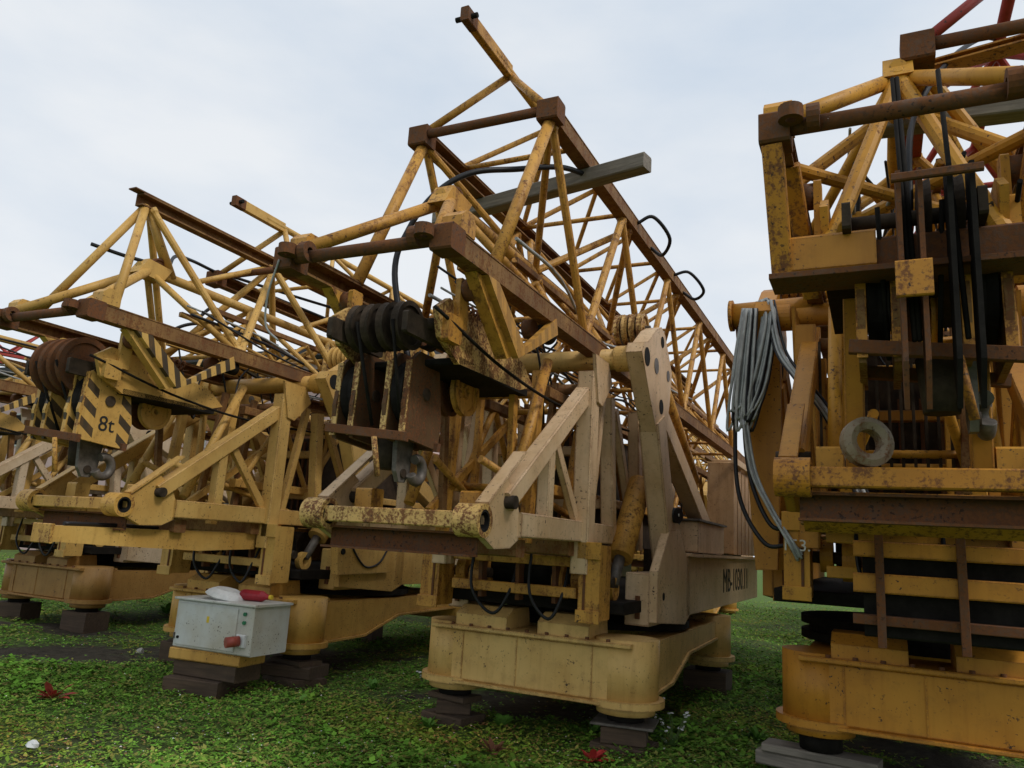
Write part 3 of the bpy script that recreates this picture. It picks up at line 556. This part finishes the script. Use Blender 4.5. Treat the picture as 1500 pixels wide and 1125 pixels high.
for p_, q_, r_ in (((-.38, -2.48, 3.2), (0, -1.92, 4.46), .045), ((.38, -2.48, 3.18), (0, -1.92, 4.46), .045), ((-.6, -2.0, 3.8), (.02, -1.55, 4.48), .042), ((.6, -2.0, 3.8), (-.02, -1.55, 4.48), .042), ((-.26, -1.15, 3.9), (.6, -2.3, 3.78), .04), ((.26, -1.15, 3.9), (-.6, -2.3, 3.78), .04),
                   ((.6, -1.6, 3.8), (.13, -1.75, 4.6), .04), ((.6, -.9, 3.8), (.13, -.6, 4.6), .04), ((.6, -.9, 3.8), (.13, -1.6, 4.6), .036), ((-.26, -.6, 4.25), (.13, -.5, 4.6), .036)):
    cpart('head_lattice', G_brace(p_, q_, r_), PAL_C['tube'])
cpart('plank_rail', prism((-.05, -1.45, 4.735), (1.5, -1.72, 4.735), chan_prof(.13, .05, .012)), PAL_C['bar'])
pl = cpart('outer_plate', G_plate([FC.Y(px, py, .12) for px, py in ((1078, 478), (1142, 470), (1146, 640), (1140, 835), (1108, 835), (1092, 640))], (0, 1, 0), .08), PAL_C['body'])
te = cpart('tube_end', G_tube(FC.Y(1074, 463, .0), FC.Y(1190, 452, .0), .105, 20), PAL_C['base']); part('end_flange', G_disc(FC.Y(1072, 463, .0), (1, 0, 0), .135, .03), PAL_C['bar'], te)
# ------------------------------------------------------------------ stabiliser arm and winch housing of the cream crane
a_ = part('stabiliser_arm', G_plate([(.45, y, z) for y, z in ((-2.72, 1.38), (-2.72, 1.51), (-1.9, 1.515), (-.42, 1.53), (-.42, 1.36), (-1.2, 1.33), (-2.2, 1.36))], (1, 0, 0), .22), PAL_A['tube'], cA)
part('arm_cap', G_box(.33, .57, -2.75, -2.72, 1.365, 1.525), PAL_A['bar'], a_)
part('hose', G_hose([(.5, -2.6, 1.53), (.48, -2.2, 1.535), (.42, -1.85, 1.535), (.46, -1.62, 1.53)], .018), RUBBER, a_)
hs = part('winch_housing', G_plate([FA.X(px, py, 1.12) for px, py in ((490, 842), (490, 800), (500, 782), (520, 776), (550, 776), (568, 790), (568, 838))], (1, 0, 0), .1), PAL_A['body'], cA)
part('hose', G_hose([FA.X(px, py, 1.18) for px, py in ((512, 778), (518, 805), (535, 830), (555, 825), (568, 805))], .012), RUBBER, hs)
part('bore', G_disc(FA.X(502, 808, 1.17), (1, 0, 0), .035, .03), HOLE, hs)
text_mesh('149', .1, CHALK, cA, facing((1.106, 3.55, 1.42), (0, 1, 0))); text_mesh('8t5', .1, CHALK, cA, facing((1.106, 3.55, 1.28), (0, 1, 0)))
# sticker on the pale crane
st = part('warning_sticker', G_plate([(.658, y, z) for y, z in ((-2.02, 1.66), (-1.74, 1.66), (-1.88, 1.9))], (1, 0, 0), .004), YSTICK, cD)
# black cap on the pinkish A-frame
cp = part('reel_cap', G_disc((1.12, .98, 1.95), (.9, -.45, 0), .075, .05), RUBBER, cB); part('cap_label', G_box(1.150, 1.156, .93, .97, 1.94, 1.965), WHITE, cp)
part('cap_wire', G_hose([(1.13, 1.02, 1.9), (1.12, 1.12, 1.88), (1.12, 1.2, 1.98), (1.12, 1.18, 2.08)], .008), RUBBER, cp)
for root_, zz, hw_, m_ in ((cC, .31, .56, MECH), (cB, 0, .34, MECH), (cA, 0, .34, MECH)):  # dark filler boxes with ribs, added so the frame interiors look darker
    mc = part('dark_filler_box', G_box(-hw_, hw_, .75, 3.6, 1.62+zz, (3.25 if root_ is cC else 2.75)+zz), m_, root_)
    for k in range(7): part('filler_rib', G_bar((-hw_+.06+k*(hw_-.06)/3, .735, 1.68+zz), (-hw_+.06+k*(hw_-.06)/3, .735, 2.7+zz), .03, .03, (0, 1, 0)), RUSTY, mc)
# ------------------------------------------------------------------ hoses
def hose(root, pts, r=.02, mat=None): return part('hose', G_hose(pts, r), mat or RUBBER, root)
hose(cB, [(-.11, -2.0, 2.80), (-.38, -1.9, 3.55), (-.36, -1.8, 3.95), (-.17, -1.75, 4.25), (.05, -1.6, 4.46), (.3, -1.3, 4.6), (.52, -.9, 4.78), (.6, -.4, 4.93)], .024)
hose(cB, [(.66, .95, 5.03), (.82, 1.0, 5.1), (.95, 1.2, 4.92), (.82, 1.4, 4.82), (.66, 1.5, 4.96)], .02); hose(cB, [(.66, 2.6, 5.03), (.84, 2.65, 5.06), (.98, 2.85, 4.88), (.84, 3.0, 4.82), (.66, 3.1, 4.96)], .02)
hose(cB, [(-.62, -2.86, 3.33), (-.7, -2.84, 3.1), (-.72, -2.8, 2.9), (-.62, -2.78, 2.8)], .007, CABLE)
for pts in ([(-.6, -1.2, 3.43), (-.5, -1.0, 3.75), (-.4, -.7, 3.9), (-.27, -.2, 3.93), (-.26, .4, 3.91)], [(0, -1.6, 4.18), (-.3, -1.3, 4.5), (-.5, -.9, 4.62), (-.6, -.4, 4.65), (-.58, .5, 4.65), (-.5, 1.6, 4.64)], [(-.55, -.4, 4.65), (-.4, .25, 4.66), (-.2, .9, 4.66), (.1, 1.7, 4.65)], [(-.26, -.9, 3.9), (-.36, -.6, 4.12), (-.4, -.2, 4.0), (-.27, .2, 3.91)], [(-.35, -2.25, 4.28), (-.15, -2.05, 4.22), (0, -1.88, 4.19)]): hose(cA, pts, .02)
for pts in ([(.0, -2.42, 3.36), (.05, -2.2, 4.0), (.3, -1.5, 4.75), (.55, -1.0, 5.2), (.72, -.6, 5.43)], [(-.26, -1.1, 3.92), (-.22, -1.15, 4.3), (-.05, -1.05, 4.65), (.12, -.9, 4.71)], [(-1.22, -.02, 3.53), (-1.24, -.1, 2.8), (-1.2, -.2, 2.1), (-1.0, -.3, 1.72), (-.82, -.3, 1.7)], [(-1.17, -.02, 3.53), (-1.17, -.1, 2.7), (-1.1, -.22, 2.2), (-.95, -.32, 1.86), (-.82, -.32, 1.82)]): hose(cC, pts, .017)
# ------------------------------------------------------------------ timbers lying on the lattices
def beam_thing(fr, p, q, wd, h, label, mat, name='timber_beam', cat='timber', up=(0, 0, 1)):
    p, q = fr.R @ p+fr.o, fr.R @ q+fr.o; mid = (p+q)/2; d = q-p
    o = thing(name, label, cat, mid, 0, None, mat, G_bar((-d.length/2, 0, 0), (d.length/2, 0, 0), wd, h))
    o.rotation_euler = d.to_track_quat('X', 'Z').to_euler(); return o
beam_thing(FB, V((-1.19, -.12, 4.862)), V((1.2, -.6, 4.862)), .15, .14, 'weathered grey timber beam lying across the rusty lattice', WOOD)
beam_thing(FC, V((-.15, -1.3, 4.50)), V((1.6, -1.2, 4.48)), .16, .12, 'dark grey timber plank under the red lattice section', WOOD)
# ------------------------------------------------------------------ grey cables hung over the orange crane
def bundle(label, lines, base):
    t_ = thing('cable_bundle', label, 'cables', FC.o+FC.R @ V(base), FC.yaw)
    for k, (pts, m) in enumerate(lines): part('cable', shift(G_hose(pts, .011, 7, 6), base), m, t_)
    return t_
R = random.Random(3)
lines = []
for k in range(26):
    o = R.uniform(-1.6, 1.2); dp = R.uniform(-.03, .03)
    top = FC.Y(1122+o*10, 437+abs(o)*4, -.04+dp); l1 = FC.Y(1092+o*12, 540, -.24+dp); l2 = FC.Y(1088+o*14+R.uniform(-4, 4), 615+R.uniform(-18, 18), -.25+dp); l3 = FC.Y(1112+o*12, 560, -.23+dp); l4 = FC.Y(1128+o*8, 470, -.17+dp)
    lines.append(([FC.Y(1100+o*8, 452, -.18+dp), l1, l2, l3, l4, top], CABLE if k % 5 else RUBBER))
bundle('thick coil of grey cables hung over the orange crane cross tube', lines, (-1.05, -.3, 2.4))
lines = []
for k in range(9):
    o = R.uniform(-1, 1); dp = R.uniform(-.04, .04)
    lines.append(([FC.Y(1128+o*6, 440, -.10+dp), FC.Y(1142+o*8, 510, -.28+dp), FC.Y(1168+o*8, 550, -.55+dp), FC.Y(1205+o*8, 595, -.8+dp), FC.Y(1235+o*7, 650, -1.0+dp), V((-.27+o*.04, -1.42, 1.96+abs(dp)))], CABLE if k % 3 else RUBBER))
bundle('grey and black cables trailing down to the orange front frame', lines, (-.6, -.8, 2.2))
lines = []
for k in range(5):
    o = R.uniform(-1, 1); dp = R.uniform(-.03, .03)
    lines.append(([FC.Y(1092+o*4, 615, -.25+dp), FC.Y(1105+o*5, 690, -.30+dp), FC.Y(1130+o*4, 745, -.38+dp), FC.Y(1160+o*5, 795, -.46+dp), V((-.72+o*.02, -.44, 1.62+dp))], CABLE))
bundle('thin grey cables dangling below the coil beside the orange crane', lines, (-.95, -.45, 1.75))
# ------------------------------------------------------------------ wooden packing under the jacks
def blocks(fr, x, y, specs, where):
    z = -.05
    for k, (lx, ly, h, rot, m) in enumerate(specs):
        c = fr.R @ V((x, y, 0))+fr.o
        nm, cat = ('steel_plate', 'plate') if m is STEEL else ('wooden_block', 'wood block')
        what = ('rusty steel plate' if m is STEEL else 'dark timber sleeper' if m is WOODD else 'weathered grey timber block')
        pos = 'lowest' if k == 0 else ('topmost' if k == len(specs)-1 else 'middle')
        o = thing(nm, '%s, %s of the stack %s' % (what, pos, where), cat, (c.x, c.y, z), fr.yaw+rot, 'packing blocks under the crane jacks', m, G_box(-lx/2, lx/2, -ly/2, ly/2, 0, h)); z += h+.001
blocks(FA, .96, 0, ((.62, .42, .11, 20, WOODD), (.58, .40, .12, -8, WOODD), (.5, .3, .05, 14, WOODD)), 'under the cream crane round leg')
blocks(FB, -.64, 0, ((.46, .36, .12, 10, WOODD), (.3, .26, .11, -25, WOODD), (.42, .26, .05, 12, WOODD)), 'under the far jack of the pinkish crane')
blocks(FB, .96, 0, ((.44, .4, .12, 5, WOODD), (.36, .34, .14, -12, WOODD), (.5, .42, .02, -8, STEEL)), 'under the flowering weed side jack')
blocks(FC, -.64, -.02, ((.55, .5, .12, 0, WOODD), (.9, .22, .1, 12, WOOD), (.8, .24, .06, 8, WOOD)), 'under the orange crane jack')
for fr, who, feet in ((FA, 'cream', (-.64, 0, 'front')), (FB, 'pinkish', None), (FC, 'orange', (.96, 0, 'front')), (FD, 'pale', (-.64, 0, 'front left'))):
    spots = ([feet] if feet else [])+([(.96, 0, 'front right')] if fr is FD else [])+[(-.64, 3.4, 'rear left'), (.96, 3.4, 'rear right')]
    for x, y, nm in spots:
        c = fr.R @ V((x, y, 0))+fr.o
        thing('wooden_block', 'single dark sleeper under the %s jack of the %s crane' % (nm, who), 'wood block', (c.x, c.y, -.05), fr.yaw+random.uniform(-15, 15), 'packing blocks under the crane jacks', WOODD, G_box(-.25, .25, -.2, .2, 0, .289))
# ------------------------------------------------------------------ control cabinet on its stand
q0, q1 = FA.Y(267, 945, -.95), FA.Y(378, 955, -.95); ctr = FA.R @ V(((q0.x+q1.x)/2, -.72, 0))+FA.o
ctr.x -= .1
ctr.x += .03
cab = thing('control_cabinet', 'light grey electrical control cabinet with red socket standing on blocks', 'cabinet', (ctr.x, ctr.y, .37), 24)
part('case', G_box(-.50, .50, -.26, .26, 0, .46), CAB, cab); part('lid', G_box(-.53, .525, -.29, .27, .462, .485), CAB, cab)
dr = part('door', G_box(-.47, .30, -.275, -.262, .03, .43), CAB, cab); part('hinge', G_box(-.49, -.475, -.282, -.262, .08, .14), STEEL, dr); part('latch', G_disc((.25, -.28, .1), (0, 1, 0), .014, .014), HOLE, dr); part('latch', G_disc((-.43, -.28, .1), (0, 1, 0), .014, .014), HOLE, dr); part('sticker', G_box(-.08, -.05, -.279, -.2755, .27, .33), YSTICK, dr)
for z in (.39, .31): part('button', G_disc((.39, -.27, z), (0, 1, 0), .018, .02), GREEN, cab)
sk = part('socket', G_box(.33, .44, -.29, -.262, .08, .2), WHITE, cab); part('socket_plug', G_tube((.37, -.29, .14), (.31, -.40, .13), .05, 16), SOCK, sk)
thing('wooden_block', 'yellow painted block directly under the grey cabinet', 'block', (ctr.x-.08, ctr.y-.02, .255), 20, None, PAL_A['base'], G_box(-.46, .4, -.2, .2, 0, .11))
thing('wooden_block', 'black timber block beneath the yellow block of the cabinet', 'block', (ctr.x-.08, ctr.y-.0, .10), 24, None, WOODD, G_box(-.42, .38, -.18, .18, 0, .153))
thing('wooden_block', 'flat weathered board on the ground beneath the cabinet stack', 'block', (ctr.x-.1, ctr.y-.02, -.05), 17, None, WOODD, G_box(-.42, .22, -.24, .24, 0, .148))
tp = FA.R @ V((0, 0, 0))
bt = thing('plastic_bottle', 'red plastic bottle lying on top of the grey cabinet', 'bottle', (ctr.x+.22, ctr.y-.06, .91), 20)
part('bottle_body', G_lathe((0, 0, 0), (1, 0, 0), [(.001, -.17), (.05, -.165), (.055, -.14), (.055, .08), (.03, .13), (.02, .17), (.001, .172)], 16), REDP, bt); part('cap', G_disc((.185, 0, 0), (1, 0, 0), .022, .03), YSTICK, bt)
thing('plastic_bag', 'crumpled whitish plastic bag on the grey cabinet lid', 'bag', (ctr.x-.10, ctr.y-.02, .857), 15, None, WHITE, G_lathe((0, 0, 0), (.2, 0, 1), [(.001, 0), (.17, .005), (.21, .03), (.18, .07), (.12, .1), (.05, .095), (.001, .105)], 11))
# ------------------------------------------------------------------ red jib beyond the cream crane
RJ = Frame((-14.5, 17, 0), 40); rj = thing('crane_jib', 'red lattice crane jib far behind the cream crane', 'crane jib', RJ.o, RJ.yaw)
for s in (-1, 1):
    part('chord', G_bar((s*.6, -4, 5.4), (s*.6, 9, 5.4), .1, .1), RED, rj); zigzag(lambda n, g, m: part(n, g, m, rj), lambda y: (s*.6, y, 5.4), lambda y: (0, y, 6.2), -4, 9, .8, .035, RED)
part('chord', G_tube((0, -4, 6.2), (0, 9, 6.2), .05), RED, rj)
for s in (-1, 1):
    for y in (-3, 6): part('leg', G_bar((s*.6, y, 0), (s*.6, y, 5.35), .12, .12, (0, 1, 0)), RED, rj)
# ------------------------------------------------------------------ weeds and litter
def weed(px, py, label, cols, n, h, cat='weed', flowers=0, name='weed'):
    p = W0.Z(px, py, -.02); t_ = thing(name, label, cat, p); R = random.Random(px)
    lm = plain(name+'_leaf_%d' % px, cols, .6, .4)
    for k in range(n):
        a = R.uniform(0, 6.28); l = R.uniform(.5, 1)*h; e = R.uniform(.3, 1.2); d = V((math.cos(a)*math.cos(e), math.sin(a)*math.cos(e), math.sin(e))); s_ = V((-math.sin(a), math.cos(a), .1)); wd = l*R.uniform(.14, .24)
        b_ = d*l*.15; pts = [b_, b_+d*l*.35+s_*wd, b_+d*l*.7+s_*wd*.8-V((0, 0, l*.06)), b_+d*l-V((0, 0, l*.2)), b_+d*l*.7-s_*wd*.8-V((0, 0, l*.06)), b_+d*l*.35-s_*wd]
        part('leaf', (pts+[q+V((0, 0, .002)) for q in pts], [(5, 4, 3, 2, 1, 0), (6, 7, 8, 9, 10, 11)], []), lm, t_)
    for k in range(flowers):
        a = R.uniform(0, 6.28); l = h*R.uniform(.9, 1.9); top = V((math.cos(a)*l*.45, math.sin(a)*l*.45, l))
        part('stem', G_hose([(0, 0, 0), top*.5+V((0, 0, .03)), top], .003, 4, 5), bpy.data.materials['clover_leaf_stem'], t_)
        part('flower', G_lathe(top, (R.uniform(-.4, .4), R.uniform(-.4, .4), 1), [(.001, 0), (.012, .002), (.017, .008), (.008, .012), (.001, .012)], 8), WHITE, t_)
plain('clover_leaf_stem', (.09, .14, .04), .6)
weed(75, 1025, 'red leaved weed in the grass in front of the bare soil', (.34, .06, .04), 16, .22); weed(868, 1118, 'bright red leaved weed below the pinkish crane jack', (.42, .035, .03), 14, .2); weed(722, 1105, 'brownish red weed left of the bright red one', (.17, .07, .035), 12, .16)
weed(945, 1082, 'tall white flowering weed beside the pinkish crane jack', (.08, .15, .035), 22, .2, 'weed', 26, 'flowering_weed'); weed(985, 1100, 'loose white flowering weed in open grass', (.08, .15, .035), 18, .16, 'weed', 16, 'flowering_weed'); weed(620, 1010, 'small white flowering weed near the far jack blocks', (.08, .15, .035), 14, .12, 'weed', 9, 'flowering_weed')
weed(590, 1085, 'broad bright green weed in the middle of the grass', (.10, .19, .04), 14, .12)
for px, py, lb, hh in ((325, 1012, 'leafy green weed growing against the cabinet blocks', .17), (437, 1036, 'leafy green weed before the cream crane leg blocks', .16), (545, 1012, 'green weed between the cream and pinkish crane legs', .15), (628, 1068, 'green weed at the corner of the far jack blocks', .15), (735, 1066, 'green weed right of the far jack blocks', .17),
                       (870, 1078, 'green weed against the sleepers of the near pinkish jack', .16), (1108, 1085, 'green weed beside the orange crane timber packing', .17), (245, 900, 'lush weed beneath the cream crane left of the cabinet', .28), (30, 905, 'lush weed beneath the pale crane base', .28), (140, 900, 'lush weed between the pale and cream crane bases', .25)):
    weed(px, py, lb, (.11, .25, .035), 22, hh)
def scrap(px, py, label, mat, sx, sy, sz, name, cat):
    p = W0.Z(px, py, 0); R = random.Random(px); vs, fs, sm = G_lathe((0, 0, 0), (.2, .1, 1), [(.001, 0), (.5, .1), (.42, .6), (.2, .9), (.001, 1)], 7)
    thing(name, label, cat, (p.x, p.y, .0), R.uniform(0, 90), None, mat, ([V((v.x*sx*R.uniform(.75, 1.2), v.y*sy*R.uniform(.75, 1.2), v.z*sz)) for v in vs], fs, sm))
scrap(45, 1094, 'scrap of white paper lying in the grass', WHITE, .11, .07, .05, 'paper_scrap', 'litter'); scrap(204, 957, 'pale stone lying on bare soil left of the cabinet', plain('pale_stone', (.38, .36, .32), .9), .12, .09, .07, 'stone', 'stone')
